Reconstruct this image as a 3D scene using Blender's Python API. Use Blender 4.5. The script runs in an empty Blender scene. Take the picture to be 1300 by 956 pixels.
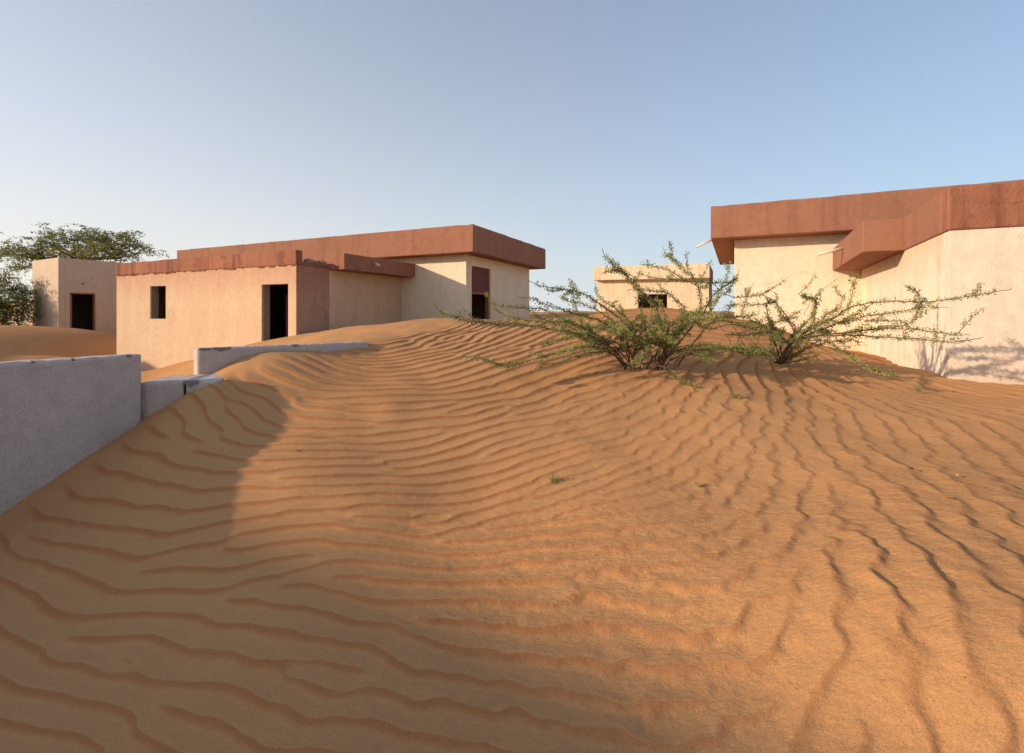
import bpy, bmesh, math, random
import numpy as np
from mathutils import Vector
random.seed(7); rng = np.random.default_rng(11)
S = bpy.context.scene
C = S.collection
EYE = 1.5                     # eye height of the camera above z = 0; heights below are written relative to the eye
F = 640.0; CX = 650.0; HY = 398.0

# ------------------------------------------------------------------ camera, sky, sun
cd = bpy.data.cameras.new('camera'); cam = bpy.data.objects.new('camera', cd); C.objects.link(cam)
cam.location = (0, 0, EYE); cam.rotation_euler = (math.radians(90), 0, 0)
cd.sensor_width = 36; cd.lens = 36*F/1300; cd.shift_y = -(478-HY)/1300
cd.clip_start = 0.05; cd.clip_end = 8000
S.camera = cam
SUN_EL = math.radians(16.3)
SD = Vector((-0.96, -0.28, 0)).normalized()            # horizontal direction to the sun
w = bpy.data.worlds.new('World'); S.world = w; w.use_nodes = True
nt = w.node_tree; bg = nt.nodes['Background']
sky = nt.nodes.new('ShaderNodeTexSky'); sky.sky_type = 'NISHITA'; sky.sun_disc = False
sky.sun_elevation = SUN_EL; sky.sun_rotation = math.atan2(SD.x, SD.y)
sky.air_density = 1.0; sky.dust_density = 1.0; sky.ozone_density = 3.0
bg.inputs[1].default_value = 0.15
# dusty desert air: the clear sky pales towards the horizon all the way round, warmer on the sun's side
def wn(kind, **kw):
    n = nt.nodes.new(kind)
    for k, v in kw.items(): setattr(n, k, v)
    return n
tc = wn('ShaderNodeTexCoord'); nrm = wn('ShaderNodeVectorMath', operation='NORMALIZE'); nt.links.new(tc.outputs['Generated'], nrm.inputs[0])
sep = wn('ShaderNodeSeparateXYZ'); nt.links.new(nrm.outputs[0], sep.inputs[0])
mz = wn('ShaderNodeMath', operation='MAXIMUM'); nt.links.new(sep.outputs[2], mz.inputs[0]); mz.inputs[1].default_value = 0
m1 = wn('ShaderNodeMath', operation='MULTIPLY'); nt.links.new(mz.outputs[0], m1.inputs[0]); m1.inputs[1].default_value = -2.35
ex = wn('ShaderNodeMath', operation='EXPONENT'); nt.links.new(m1.outputs[0], ex.inputs[0])
fm = wn('ShaderNodeMath', operation='MULTIPLY_ADD'); nt.links.new(ex.outputs[0], fm.inputs[0]); fm.inputs[1].default_value = .86; fm.inputs[2].default_value = .10
dt_ = wn('ShaderNodeVectorMath', operation='DOT_PRODUCT'); nt.links.new(nrm.outputs[0], dt_.inputs[0]); dt_.inputs[1].default_value = (SD.x, SD.y, 0)
wr = wn('ShaderNodeMapRange'); wr.interpolation_type = 'SMOOTHSTEP'; nt.links.new(dt_.outputs['Value'], wr.inputs[0]); wr.inputs[1].default_value = -1.0; wr.inputs[2].default_value = .75
hz = wn('ShaderNodeMix', data_type='RGBA'); nt.links.new(wr.outputs[0], hz.inputs[0]); hz.inputs[6].default_value = (3.35, 3.75, 4.0, 1); hz.inputs[7].default_value = (4.8, 4.4, 4.0, 1)
dk = wn('ShaderNodeMix', data_type='RGBA'); nt.links.new(wr.outputs[0], dk.inputs[0]); dk.inputs[6].default_value = (.34, .62, .82, 1); dk.inputs[7].default_value = (1, 1, 1, 1)
dm = wn('ShaderNodeMix', data_type='RGBA', blend_type='MULTIPLY'); dm.inputs[0].default_value = 1; nt.links.new(sky.outputs[0], dm.inputs[6]); nt.links.new(dk.outputs[2], dm.inputs[7])
mxs = wn('ShaderNodeMix', data_type='RGBA'); nt.links.new(fm.outputs[0], mxs.inputs[0]); nt.links.new(dm.outputs[2], mxs.inputs[6]); nt.links.new(hz.outputs[2], mxs.inputs[7])
nt.links.new(mxs.outputs[2], bg.inputs[0])
sl = bpy.data.lights.new('sun', 'SUN'); sun = bpy.data.objects.new('sun', sl); C.objects.link(sun)
sl.energy = 3.7; sl.angle = math.radians(0.75); sl.color = (1.0, 0.77, 0.53)
to_sun = Vector((SD.x*math.cos(SUN_EL), SD.y*math.cos(SUN_EL), math.sin(SUN_EL)))
sun.rotation_euler = (-to_sun).to_track_quat('-Z', 'Y').to_euler()
S.view_settings.view_transform = 'Standard'; S.view_settings.look = 'None'
S.view_settings.exposure = 0.45; S.view_settings.gamma = 1.0
S.render.engine = 'CYCLES'

# ------------------------------------------------------------------ small helpers
def at(px, py, d):
    return Vector(((px-CX)/F*d, d, EYE+(HY-py)/F*d))
def tag(o, label=None, cat=None, group=None, kind=None):
    if label: o['label'] = label
    if cat: o['category'] = cat
    if group: o['group'] = group
    if kind: o['kind'] = kind
    return o
def thing(name, loc, label, cat, group=None):
    o = bpy.data.objects.new(name, None); C.objects.link(o); o.location = loc; o.empty_display_size = .2
    return tag(o, label, cat, group)
def mesh_obj(name, verts, faces, mat, parent=None, smooth=False, bevel=0):
    """verts are in world coordinates; a parented mesh is moved into its parent's frame"""
    me = bpy.data.meshes.new(name)
    off = Vector((0, 0, 0))
    p = parent
    while p is not None: off += Vector(p.location); p = p.parent
    me.from_pydata([tuple(Vector(v)-off) for v in verts], [], faces)
    me.materials.append(mat)
    if smooth: me.polygons.foreach_set('use_smooth', [True]*len(me.polygons))
    me.update()
    o = bpy.data.objects.new(name, me); C.objects.link(o); o.parent = parent
    if bevel:
        b = o.modifiers.new('bevel', 'BEVEL'); b.width = bevel; b.segments = 2; b.limit_method = 'ANGLE'; b.angle_limit = math.radians(40)
    return o

# ------------------------------------------------------------------ materials
def nodes(name, rough=0.9):
    m = bpy.data.materials.new(name); m.use_nodes = True
    t = m.node_tree; b = t.nodes['Principled BSDF']
    b.inputs['Roughness'].default_value = rough
    b.inputs['Specular IOR Level'].default_value = 0.15
    return m, t, b
def N(t, kind, **kw):
    n = t.nodes.new(kind)
    for k, v in kw.items():
        if k in n.inputs: n.inputs[k].default_value = v
        else: setattr(n, k, v)
    return n
def noise(t, vec, scale, detail=4, rough=0.55, stretch=None):
    if stretch:
        mp = N(t, 'ShaderNodeMapping'); mp.inputs['Scale'].default_value = stretch
        t.links.new(vec, mp.inputs['Vector']); vec = mp.outputs[0]
    n = N(t, 'ShaderNodeTexNoise'); n.inputs['Scale'].default_value = scale
    n.inputs['Detail'].default_value = detail; n.inputs['Roughness'].default_value = rough
    t.links.new(vec, n.inputs['Vector']); return n.outputs['Fac']
def ramp(t, fac, lo, hi, a=(0, 0, 0, 1), b=(1, 1, 1, 1)):
    r = N(t, 'ShaderNodeValToRGB'); e = r.color_ramp.elements
    e[0].position = lo; e[1].position = hi; e[0].color = a; e[1].color = b
    t.links.new(fac, r.inputs['Fac']); return r.outputs['Color']
def mix(t, fac, a, b, blend='MIX'):
    m = N(t, 'ShaderNodeMix', data_type='RGBA', blend_type=blend)
    if isinstance(fac, (int, float)): m.inputs[0].default_value = fac
    else: t.links.new(fac, m.inputs[0])
    for i, c in ((6, a), (7, b)):
        if isinstance(c, tuple): m.inputs[i].default_value = (*c[:3], 1)
        else: t.links.new(c, m.inputs[i])
    return m.outputs[2]
def math_(t, op, a, b=None):
    m = N(t, 'ShaderNodeMath', operation=op)
    for i, c in ((0, a), (1, b)):
        if c is None: continue
        if isinstance(c, (int, float)): m.inputs[i].default_value = c
        else: t.links.new(c, m.inputs[i])
    return m.outputs[0]
def bump(t, b, h, dist, strength=1.0, prev=None):
    n = N(t, 'ShaderNodeBump'); n.inputs['Distance'].default_value = dist; n.inputs['Strength'].default_value = strength
    t.links.new(h, n.inputs['Height'])
    if prev: t.links.new(prev, n.inputs['Normal'])
    t.links.new(n.outputs[0], b.inputs['Normal']); return n.outputs[0]

def plaster(name, base, alt, stain, grain=55.0, gd=0.004, streak=0.35, pink=None, pinkz=None, blotch=0.6, dust=None, speck=0, blocks=0, cracks=.3):
    """rough painted plaster: broad fading, run-down streaks, speckle"""
    m, t, b = nodes(name, 0.92)
    g = N(t, 'ShaderNodeNewGeometry').outputs['Position']
    c = mix(t, ramp(t, noise(t, g, 0.9, 5), .35, .68), base, alt)
    s = ramp(t, noise(t, g, 1.0, 6, .65, (3.2, 3.2, .35)), .50, .72)
    sf = math_(t, 'MULTIPLY', s, streak)
    c = mix(t, sf, c, stain)
    bl = ramp(t, noise(t, g, 2.6, 8, .7), .58, .78)
    c = mix(t, math_(t, 'MULTIPLY', bl, blotch*.6), c, stain)
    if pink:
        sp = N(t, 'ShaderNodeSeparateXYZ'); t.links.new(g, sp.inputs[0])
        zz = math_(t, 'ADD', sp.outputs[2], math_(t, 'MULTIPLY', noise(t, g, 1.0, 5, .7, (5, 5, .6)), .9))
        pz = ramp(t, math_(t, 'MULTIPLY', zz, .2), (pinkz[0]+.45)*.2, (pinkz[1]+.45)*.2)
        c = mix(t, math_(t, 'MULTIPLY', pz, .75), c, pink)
    if dust:
        sp = N(t, 'ShaderNodeSeparateXYZ'); t.links.new(g, sp.inputs[0])
        zz = math_(t, 'ADD', sp.outputs[2], math_(t, 'MULTIPLY', noise(t, g, 1.6, 5, .7), .5))
        pz = ramp(t, math_(t, 'MULTIPLY', zz, .2), (dust[1]+.25)*.2, (dust[2]+.25)*.2, (1, 1, 1, 1), (0, 0, 0, 1))
        c = mix(t, math_(t, 'MULTIPLY', pz, .5), c, dust[0])
    v = noise(t, g, 9, 6, .6)
    c = mix(t, 0.22, c, ramp(t, v, .3, .7, (.55, .55, .55, 1), (1.25, 1.25, 1.25, 1)), 'MULTIPLY')
    vo = N(t, 'ShaderNodeTexVoronoi', feature='DISTANCE_TO_EDGE'); vo.inputs['Scale'].default_value = .55
    wv = N(t, 'ShaderNodeVectorMath', operation='ADD'); nn = N(t, 'ShaderNodeTexNoise'); nn.inputs['Scale'].default_value = 2.5; nn.inputs['Detail'].default_value = 6
    t.links.new(g, nn.inputs['Vector']); sc_ = N(t, 'ShaderNodeVectorMath', operation='SCALE'); sc_.inputs['Scale'].default_value = .38
    t.links.new(nn.outputs['Color'], sc_.inputs[0]); t.links.new(g, wv.inputs[0]); t.links.new(sc_.outputs[0], wv.inputs[1]); t.links.new(wv.outputs[0], vo.inputs['Vector'])
    ck = ramp(t, vo.outputs['Distance'], .002, .008, (1, 1, 1, 1), (0, 0, 0, 1))
    ck = math_(t, 'MULTIPLY', math_(t, 'MULTIPLY', ck, ramp(t, noise(t, g, .7, 2), .5, .6)), cracks)
    c = mix(t, ck, c, tuple(x*.45 for x in stain))
    if blocks:
        sp_ = N(t, 'ShaderNodeSeparateXYZ'); t.links.new(g, sp_.inputs[0]); cb = N(t, 'ShaderNodeCombineXYZ')
        t.links.new(math_(t, 'ADD', math_(t, 'MULTIPLY', sp_.outputs[0], .4), math_(t, 'MULTIPLY', sp_.outputs[1], .917)), cb.inputs[0]); t.links.new(sp_.outputs[2], cb.inputs[1])
        bk = N(t, 'ShaderNodeTexBrick'); bk.inputs['Scale'].default_value = 1.0; bk.inputs['Brick Width'].default_value = .42; bk.inputs['Row Height'].default_value = .21
        bk.inputs['Mortar Size'].default_value = .008; bk.inputs['Mortar Smooth'].default_value = .6; bk.inputs['Color1'].default_value = (1, 1, 1, 1); bk.inputs['Color2'].default_value = (.90, .90, .90, 1); bk.inputs['Mortar'].default_value = (.72, .72, .72, 1)
        t.links.new(cb.outputs[0], bk.inputs['Vector']); c = mix(t, blocks, c, bk.outputs['Color'], 'MULTIPLY')
    if speck:
        c = mix(t, speck, c, ramp(t, noise(t, g, 85, 3, .8, (1, 1, 1.3)), .36, .64, (.50, .48, .47, 1), (1.35, 1.34, 1.33, 1)), 'MULTIPLY')
    t.links.new(c, b.inputs['Base Color'])
    n1 = bump(t, b, noise(t, g, grain, 4, .6), gd, 1.0)
    bump(t, b, noise(t, g, 2.2, 5, .6), .03, .35, n1)
    return m
def plain(name, col, rough=.8, var=.25, scale=14, bd=.002):
    m, t, b = nodes(name, rough)
    g = N(t, 'ShaderNodeNewGeometry').outputs['Position']
    v = noise(t, g, scale, 6, .65)
    c = mix(t, 1.0, tuple(col), ramp(t, v, .25, .75, (1-var,)*3+(1,), (1+var,)*3+(1,)), 'MULTIPLY')
    t.links.new(c, b.inputs['Base Color'])
    bump(t, b, noise(t, g, scale*4, 4), bd); return m

M = {}
M['wall_cream'] = plaster('cream_plaster', (.77, .67, .52), (.73, .63, .465), (.62, .43, .26), 70, .003, .5, dust=((.55, .34, .19), EYE-1.1, EYE+.1))
M['wall_wing'] = plaster('peach_plaster', (.60, .42, .28), (.63, .455, .31), (.66, .52, .36), 60, .003, .5, (.46, .23, .15), (EYE+.35, EYE+1.45), blotch=.4)
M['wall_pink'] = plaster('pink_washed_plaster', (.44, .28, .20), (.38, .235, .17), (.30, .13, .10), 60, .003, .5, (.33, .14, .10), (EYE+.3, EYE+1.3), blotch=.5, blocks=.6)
M['wall_tan'] = plaster('tan_plaster_under_canopy', (.62, .46, .32), (.57, .41, .28), (.45, .28, .17), 60, .003, .4, blocks=.35)
M['wall_streaked'] = plaster('cream_plaster_rust_streaks', (.78, .69, .56), (.74, .64, .50), (.64, .43, .26), 60, .003, .6, (.62, .36, .18), (EYE+.45, EYE+1.25))
M['wall_stucco'] = plaster('stippled_stucco', (.76, .68, .58), (.72, .64, .53), (.62, .46, .31), 75, .008, .35, dust=((.52, .33, .19), EYE-1.0, EYE-.2), cracks=0)
M['red_paint'] = plaster('red_brown_paint', (.325, .155, .10), (.30, .14, .09), (.20, .085, .06), 45, .005, .6, blotch=.8, cracks=.25)
M['red_paint_old'] = plaster('faded_red_parapet', (.36, .155, .095), (.27, .11, .07), (.10, .055, .04), 30, .010, 1.0, blotch=1.5)
M['white_wall'] = plaster('pale_outbuilding_plaster', (.60, .48, .37), (.56, .44, .33), (.45, .35, .26), 50, .004, .3)
M['tan_wall'] = plaster('tan_far_plaster', (.80, .66, .46), (.77, .62, .42), (.48, .25, .11), 50, .004, .5, blotch=.9)
M['concrete'] = plaster('grey_white_render', (.60, .52, .475), (.55, .47, .43), (.33, .23, .16), 75, .012, .22, blotch=.45, speck=.38, cracks=0)
M['chip'] = plain('bare_concrete_chip', (.21, .185, .17), .95, .35, 30, .004)
M['crack'] = plain('crack_shadow', (.03, .028, .027), 1.0)
M['jamb'] = plain('grey_concrete_jamb', (.22, .20, .17), .95, .3, 12)
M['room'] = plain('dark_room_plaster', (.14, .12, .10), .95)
M['maroon'] = plain('maroon_panel', (.145, .055, .045), .7, .15, 6)
M['wood'] = plain('brown_wood_frame', (.26, .12, .055), .8, .3, 25)
M['pipe'] = plain('white_pipe', (.62, .58, .50), .5, .1)
M['bark'] = plain('grey_brown_bark', (.13, .085, .05), .95, .3, 40)
M['twig'] = plain('brown_twig', (.17, .10, .055), .95, .3, 60)
M['straw'] = plain('dry_straw', (.60, .42, .18), .8, .2, 60)
M['pebble'] = plain('pale_pebble', (.42, .30, .18), .8, .3, 60)
M['debris'] = plain('dark_litter', (.08, .045, .025), .9, .3, 60)
def leaf_mat(name, a, b_, c_, trans=.25):
    m, t, b = nodes(name, .6)
    g = N(t, 'ShaderNodeNewGeometry')
    r = g.outputs['Random Per Island']
    col = mix(t, ramp(t, r, .0, 1.0), a, b_)
    col = mix(t, ramp(t, noise(t, g.outputs['Position'], 3.0, 3), .45, .62), col, c_)
    t.links.new(col, b.inputs['Base Color'])
    tr = N(t, 'ShaderNodeBsdfTranslucent'); t.links.new(col, tr.inputs[0])
    ms = N(t, 'ShaderNodeMixShader'); ms.inputs[0].default_value = trans
    t.links.new(b.outputs[0], ms.inputs[1]); t.links.new(tr.outputs[0], ms.inputs[2])
    t.links.new(ms.outputs[0], t.nodes['Material Output'].inputs[0]); return m
M['leaf'] = leaf_mat('shrub_leaf', (.17, .20, .075), (.36, .38, .14), (.44, .44, .17), .4)
M['leaf_tree'] = leaf_mat('acacia_leaf', (.13, .155, .055), (.24, .26, .09), (.29, .30, .11), .45)

# sand: grain, ripple colour (attribute weights red grains plus painted lee shade), fine wind relief
def sand_mat():
    m, t, b = nodes('desert_sand', .95)
    b.inputs['Specular IOR Level'].default_value = .1
    g = N(t, 'ShaderNodeNewGeometry').outputs['Position']
    # lee band on each ripple: red grains with lee shade painted in, sharply bounded by the crest
    A_ = {k: N(t, 'ShaderNodeAttribute', attribute_name=k).outputs['Fac'] for k in ('ripple_cos', 'ripple_sin', 'grain_shade')}
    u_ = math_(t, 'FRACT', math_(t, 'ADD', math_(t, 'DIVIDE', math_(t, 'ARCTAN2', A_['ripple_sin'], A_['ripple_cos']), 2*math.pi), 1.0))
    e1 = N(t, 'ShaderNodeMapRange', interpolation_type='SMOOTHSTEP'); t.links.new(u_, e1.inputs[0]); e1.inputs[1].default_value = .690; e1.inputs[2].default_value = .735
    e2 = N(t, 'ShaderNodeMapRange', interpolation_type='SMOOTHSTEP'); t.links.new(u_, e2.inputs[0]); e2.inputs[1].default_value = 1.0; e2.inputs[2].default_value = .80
    lee = math_(t, 'MULTIPLY', math_(t, 'MULTIPLY', e1.outputs[0], e2.outputs[0]), A_['grain_shade'])
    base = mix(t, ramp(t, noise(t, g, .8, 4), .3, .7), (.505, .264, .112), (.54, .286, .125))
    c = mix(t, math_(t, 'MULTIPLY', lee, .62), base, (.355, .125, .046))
    f = noise(t, g, 16, 8, .72, (1, 1.8, 1))
    c = mix(t, math_(t, 'MULTIPLY', ramp(t, f, .42, .66), .20), c, (.41, .185, .078))
    gr = noise(t, g, 230, 4, .85)
    c = mix(t, 1.0, c, ramp(t, gr, .3, .7, (.70, .68, .66, 1), (1.26, 1.26, 1.25, 1)), 'MULTIPLY')
    sp = ramp(t, noise(t, g, 95, 2, .9), .70, .76)
    c = mix(t, math_(t, 'MULTIPLY', sp, .35), c, (.12, .06, .03))
    t.links.new(c, b.inputs['Base Color'])
    at2 = N(t, 'ShaderNodeAttribute', attribute_name='rough')
    n1 = noise(t, g, 24, 7, .62, (1.0, 1.7, 1))
    h = math_(t, 'MULTIPLY', n1, at2.outputs['Fac'])
    p = bump(t, b, h, .013, 1.0)
    bump(t, b, noise(t, g, 300, 3, .7), .0016, .8, p)
    return m
M['sand'] = sand_mat()

# ------------------------------------------------------------------ terrain: control points (px, py, distance) -> thin plate surface
CP = [ # centre profile
 (650,956,1.55),(650,867,1.84),(650,700,2.60),(650,600,3.5),(650,500,4.9),(650,450,6.05),(650,421,7.4),(650,406,8.8),
 (480,867,1.88),(480,700,2.66),(480,600,3.5),(480,500,4.7),(480,450,6.1),(480,424,7.6),(480,411,9.5),(560,407,9.1),(430,418,10.4),(560,450,6.0),
 (400,441,6.0),(440,436,6.3),(475,432,6.6),(330,451,5.5),(290,462,5.25),(268,478,5.0),
 # left, towards the walls
 (300,867,1.95),(0,867,2.15),(0,760,2.65),(180,700,2.85),(180,600,3.6),(300,600,3.36),(300,560,3.82),(300,530,4.12),(300,500,4.5),(300,480,4.82),(330,470,5.0),(300,650,3.0),(240,545,3.98),(60,700,3.0),(100,640,3.45),
 (175,537,4.28),(200,533,4.12),(232,508,4.25),(266,488,4.42),(275,482,4.7),(90,597,3.86),(0,657,3.55),(40,628,3.7),(-80,700,3.3),
 # right
 (800,867,1.76),(800,700,2.47),(800,600,3.38),(800,500,4.85),(790,468,5.6),(835,470,5.55),
 (1000,867,1.63),(1000,700,2.27),(1000,600,3.08),(900,520,4.4),(1000,500,4.9),(990,464,5.9),(915,450,6.3),
 (1100,500,5.0),(1300,520,4.1),(1200,560,3.42),(1200,600,2.8),(1300,700,1.96),(1300,867,1.38),(1300,956,1.28),
 (1150,467,7.6),(1209,483,5.76),(1300,489,5.49),(1095,452,8.2),(1040,438,8.1),(968,413,8.0),(912,401,8.1),(850,394,8.0),(800,394,8.0),(765,396,8.2),(735,406,8.4),(700,406,8.8),
 (800,425,6.9),(880,425,7.0),(960,440,6.6),
 # by house on the left
 (375,426,12.5),(320,437,13.2),(280,448,13.6),(228,460,14.6),(183,472,15.4),(155,480,16.0),(510,412,16.0),
 (400,424,10.2),(330,437,11.0),(250,458,11.5),
 (140,433,17.0),(100,422,16.8),(60,416,16.6),(0,413,16.4),(-60,411,16.2),(0,450,13.0),(100,455,13.5),
]
pts = [(*at(*c)[:2], at(*c)[2]-EYE) for c in CP]
pts += [(-8,10,-1.85),(-6.5,8,-1.9),(-9,12,-1.8),(-5.5,6,-1.9),(-5.6,4,-1.9),(-13.4,18.5,-1.0),(-16.4,19.5,-.75),(-20,18,-.35),(-11,14.2,-1.75),
 (-4.6,1.0,-1.75),(-2.2,0,-1.6),(0,-1,-1.6),(3,0,-1.3),(6,2,-1.0),(-3,-3,-1.8),(4,-4,-1.4),(7.5,4.4,-.78),(9,8,-.8),(8,11,-.85),(6.5,11.5,-.7),(4,11,-.35),(1.5,11.5,-.3),
 (-1.5,12,-.35),(-3,14,-.4),(0,16,-.45),(3,16,-.3),(6,17,-.2),(8,22,.0),(10,20,-.2),(-1.5,20,-.6),(-8,20,-1.0),(6,26,.12),(9,26,.12),(3.5,26,.05),(12,14,-.6),(-14,22,-.6),(-22,22,-.5)]
P = np.array(pts)
def tk(r2): return np.where(r2 > 1e-12, .5*r2*np.log(np.maximum(r2, 1e-12)), 0)
n = len(P); d2 = (P[:, None, 0]-P[None, :, 0])**2+(P[:, None, 1]-P[None, :, 1])**2
A = np.zeros((n+3, n+3)); A[:n, :n] = tk(d2)+np.eye(n)*.02
A[:n, n] = 1; A[:n, n+1:] = P[:, :2]; A[n, :n] = 1; A[n+1:, :n] = P[:, :2].T
sol = np.linalg.solve(A, np.r_[P[:, 2], 0, 0, 0])
def far_h(x, y):
    r = np.hypot(x, y)
    h = -.75+.30*np.sin(x*.11+y*.05+1.0)+.22*np.sin(x*.05-y*.13+.5)+.12*np.sin(x*.31+y*.21)+.06*np.sin(x*.7-y*.35+2)
    g = np.clip((r-30)/60, 0, 1)
    return h+g*(.75+.5*np.sin(x*.04+.6)*np.sin(y*.03+1.1)+.25*np.sin(x*.13+y*.09))
def base_h(x, y):
    x = np.asarray(x, float); y = np.asarray(y, float); sh = x.shape
    x = x.ravel(); y = y.ravel(); out = np.zeros_like(x)
    for i in range(0, len(x), 60000):
        xs = x[i:i+60000]; ys = y[i:i+60000]
        k = tk((xs[:, None]-P[None, :, 0])**2+(ys[:, None]-P[None, :, 1])**2)
        t = k@sol[:n]+sol[n]+sol[n+1]*xs+sol[n+2]*ys
        out[i:i+60000] = np.clip(t, -2.3, .35)
    # leave the fitted patch smoothly
    ex = np.maximum(np.maximum(-17-x, x-11), 0); ey = np.maximum(np.maximum(-4-y, y-26), 0)
    b = np.clip(np.hypot(ex, ey)/9, 0, 1); b = b*b*(3-2*b)
    return (out*(1-b)+far_h(x, y)*b).reshape(sh)
def hit(px, py):
    """distance along a camera ray to the sand"""
    ds = np.linspace(1.0, 16, 700); z = (HY-py)/F*ds; h = base_h((px-CX)/F*ds, ds)
    i = np.argmax(z <= h)
    return ds[i] if z[i] <= h[i] else 16.
def ground(x, y): return EYE+float(base_h(np.array([x]), np.array([y]))[0])

# ------------------------------------------------------------------ wind ripples: oriented band-pass growth from noise
STROKES = [ # crest lines, each traced so that its lee side lies to the right of travel
 [(287,455),(284,480),(300,500),(340,513),(420,520),(520,515)],[(318,455),(325,470),(350,485),(400,497),(470,498)],
 [(350,450),(362,465),(395,476),(450,480)],[(400,443),(415,455),(450,462),(500,460)],
 [(258,503),(260,514),(273,529),(314,544),(369,551),(480,553)],[(240,513),(240,530),(262,548),(320,565),(400,570),(480,560)],
 [(205,540),(215,560),(240,575),(300,588),(380,585)],[(131,583),(150,600),(185,612),(230,617),(300,610),(420,590)],[(95,610),(120,635),(200,650),(330,640),(450,620)],
 [(30,665),(60,690),(150,690),(300,680),(450,655)],[(20,700),(60,730),(130,765),(230,745),(300,755),(400,775)],[(0,745),(60,800),(150,845),(220,867)],
 [(100,800),(180,810),(300,845),(360,867)],[(300,720),(400,735),(480,745),(560,770),(640,815)],[(420,800),(500,815),(600,850)],
 [(300,615),(450,590),(600,552),(700,530),(830,492)],[(450,700),(520,690),(600,670),(700,640),(800,598),(880,560)],[(330,672),(420,668),(500,650),(600,625),(700,595),(800,560),(900,520)],
 [(452,466),(526,450),(590,421)],[(480,490),(560,475),(640,447),(680,428)],[(560,510),(650,492),(740,463)],[(600,538),(700,510),(790,482)],[(520,440),(570,425),(610,410)],
 [(680,455),(730,435),(770,420)],[(640,710),(720,700),(800,670),(880,640)],[(635,723),(701,718),(763,728),(860,733)],[(635,764),(712,758),(788,784),(906,794)],[(635,810),(737,815),(855,835),(967,840)],[(737,682),(809,687),(850,707)],[(600,850),(700,860),(800,866),(900,880)],[(880,750),(950,745),(1000,730)],
 [(928,492),(914,471),(925,455)],[(975,492),(951,470),(965,458)],[(880,590),(915,565),(930,540),(955,515)],[(960,590),(975,570),(985,540),(975,505)],
 [(1080,700),(1040,650),(1022,600),(1010,560),(995,525)],[(1160,690),(1120,620),(1090,570),(1060,530),(1040,505)],[(1290,610),(1200,555),(1120,518),(1060,494)],[(1300,548),(1200,517),(1130,500)],
 [(1290,770),(1230,700),(1180,640),(1150,600)],[(1160,860),(1110,790),(1060,740),(1010,700)],[(1110,860),(1080,810),(1050,780)],[(1260,860),(1230,800),(1190,750)],[(1290,690),(1240,640),(1200,600)],
 [(1080,480),(1040,465),(1010,455)],[(850,420),(900,430),(950,440)]]
sx, sy, st, sw = [], [], [], []
for s in STROKES:
    q = [np.array(at(a, b, hit(a, b))[:2]) for a, b in s]
    for p0, p1 in zip(q[:-1], q[1:]):
        L = np.linalg.norm(p1-p0)
        if L < .02 or L > 3: continue
        for f in (.25, .75):
            c = p0*(1-f)+p1*f; sx.append(c[0]); sy.append(c[1]); st.append(math.atan2(*(p1-p0)[::-1])); sw.append(1.)
sx, sy, st = map(np.array, (sx, sy, st))
RD = .0185; GX0, GY0 = -5.5, .6; NX, NY = 729, 648
gx = GX0+RD*np.arange(NX); gy = GY0+RD*np.arange(NY); RX, RY = np.meshgrid(gx, gy)
cc = np.zeros_like(RX); ss = np.zeros_like(RX); wsum = np.zeros_like(RX)
for x_, y_, t_ in zip(sx, sy, st):
    r2 = (RX-x_)**2+(RY-y_)**2; sg = .22+.06*y_
    wgt = np.exp(-r2/(2*sg*sg))+.0006/(.05+r2)
    cc += wgt*math.cos(t_); ss += wgt*math.sin(t_)
TH = np.arctan2(ss, cc)                     # crest direction; lee normal = TH - 90 deg
LN = TH-math.pi/2
LAM = np.interp(RY, [1.2, 2.2, 3.3, 5, 8], [.104, .114, .130, .152, .172])
lr = np.clip((RX+.5)/1.6, 0, 1)*np.clip((3.6-RY)/1.4, 0, 1)
LAM = LAM*(1+.45*lr)*(1+.16*np.clip((RX-.8)/1.5, 0, 1))
lf = np.clip((-1.3-RX)/1.0, 0, 1); LAM = LAM*(1+.15*lf)
fx = np.fft.fftfreq(NX, RD); fy = np.fft.fftfreq(NY, RD); FX, FY = np.meshgrid(fx, fy)
FR = np.hypot(FX, FY); FA = np.arctan2(FY, FX)
NO = 16; lams = [.095, .126, .168, .225]
oi = (LN/(2*np.pi)*NO) % NO; o0 = np.floor(oi).astype(int) % NO; of = oi-np.floor(oi)
ll = np.interp(np.log(LAM), np.log(lams), np.arange(4)); l0 = np.clip(np.floor(ll).astype(int), 0, 2); lfr = ll-l0
filt = {}
for k in range(NO):
    a = 2*np.pi*k/NO; da = np.angle(np.exp(1j*(FA-a)))
    for j, lm in enumerate(lams):
        filt[k, j] = (np.exp(-((FR-1/lm)/(.20/lm))**2/2)*np.exp(-(da/.26)**2/2)).astype(np.float32)
z = rng.standard_normal((NY, NX)).astype(np.float32)
jit = np.fft.ifft2(np.fft.fft2(rng.standard_normal((NY, NX)))*np.exp(-(FR/1.6)**2/2)).real; jit /= jit.std()
for it in range(5):
    Z = np.fft.fft2(z); acc = np.zeros((NY, NX), complex)
    for k in range(NO):
        wk = np.where(o0 == k, 1-of, 0)+np.where((o0+1) % NO == k, of, 0)
        if wk.max() <= 0: continue
        for j in range(4):
            wj = wk*(np.where(l0 == j, 1-lfr, 0)+np.where(l0+1 == j, lfr, 0))
            if wj.max() <= 1e-3: continue
            acc += wj*np.fft.ifft2(Z*filt[k, j])
    am = np.abs(acc); loc = am.mean()
    zc = acc/(am+.25*loc)
    z = zc.real+.10*rng.standard_normal((NY, NX))*(1+3.0*lr)
def fno(f0, sd_):
    q = np.fft.ifft2(np.fft.fft2(rng.standard_normal((NY, NX)))*np.exp(-((FR-f0)/(sd_))**2/2)).real; return q/q.std()
RIGHT = np.clip((RX+.2)/1.3, 0, 1)*np.clip((6.0-RY)/1.5, 0, 1)
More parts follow.
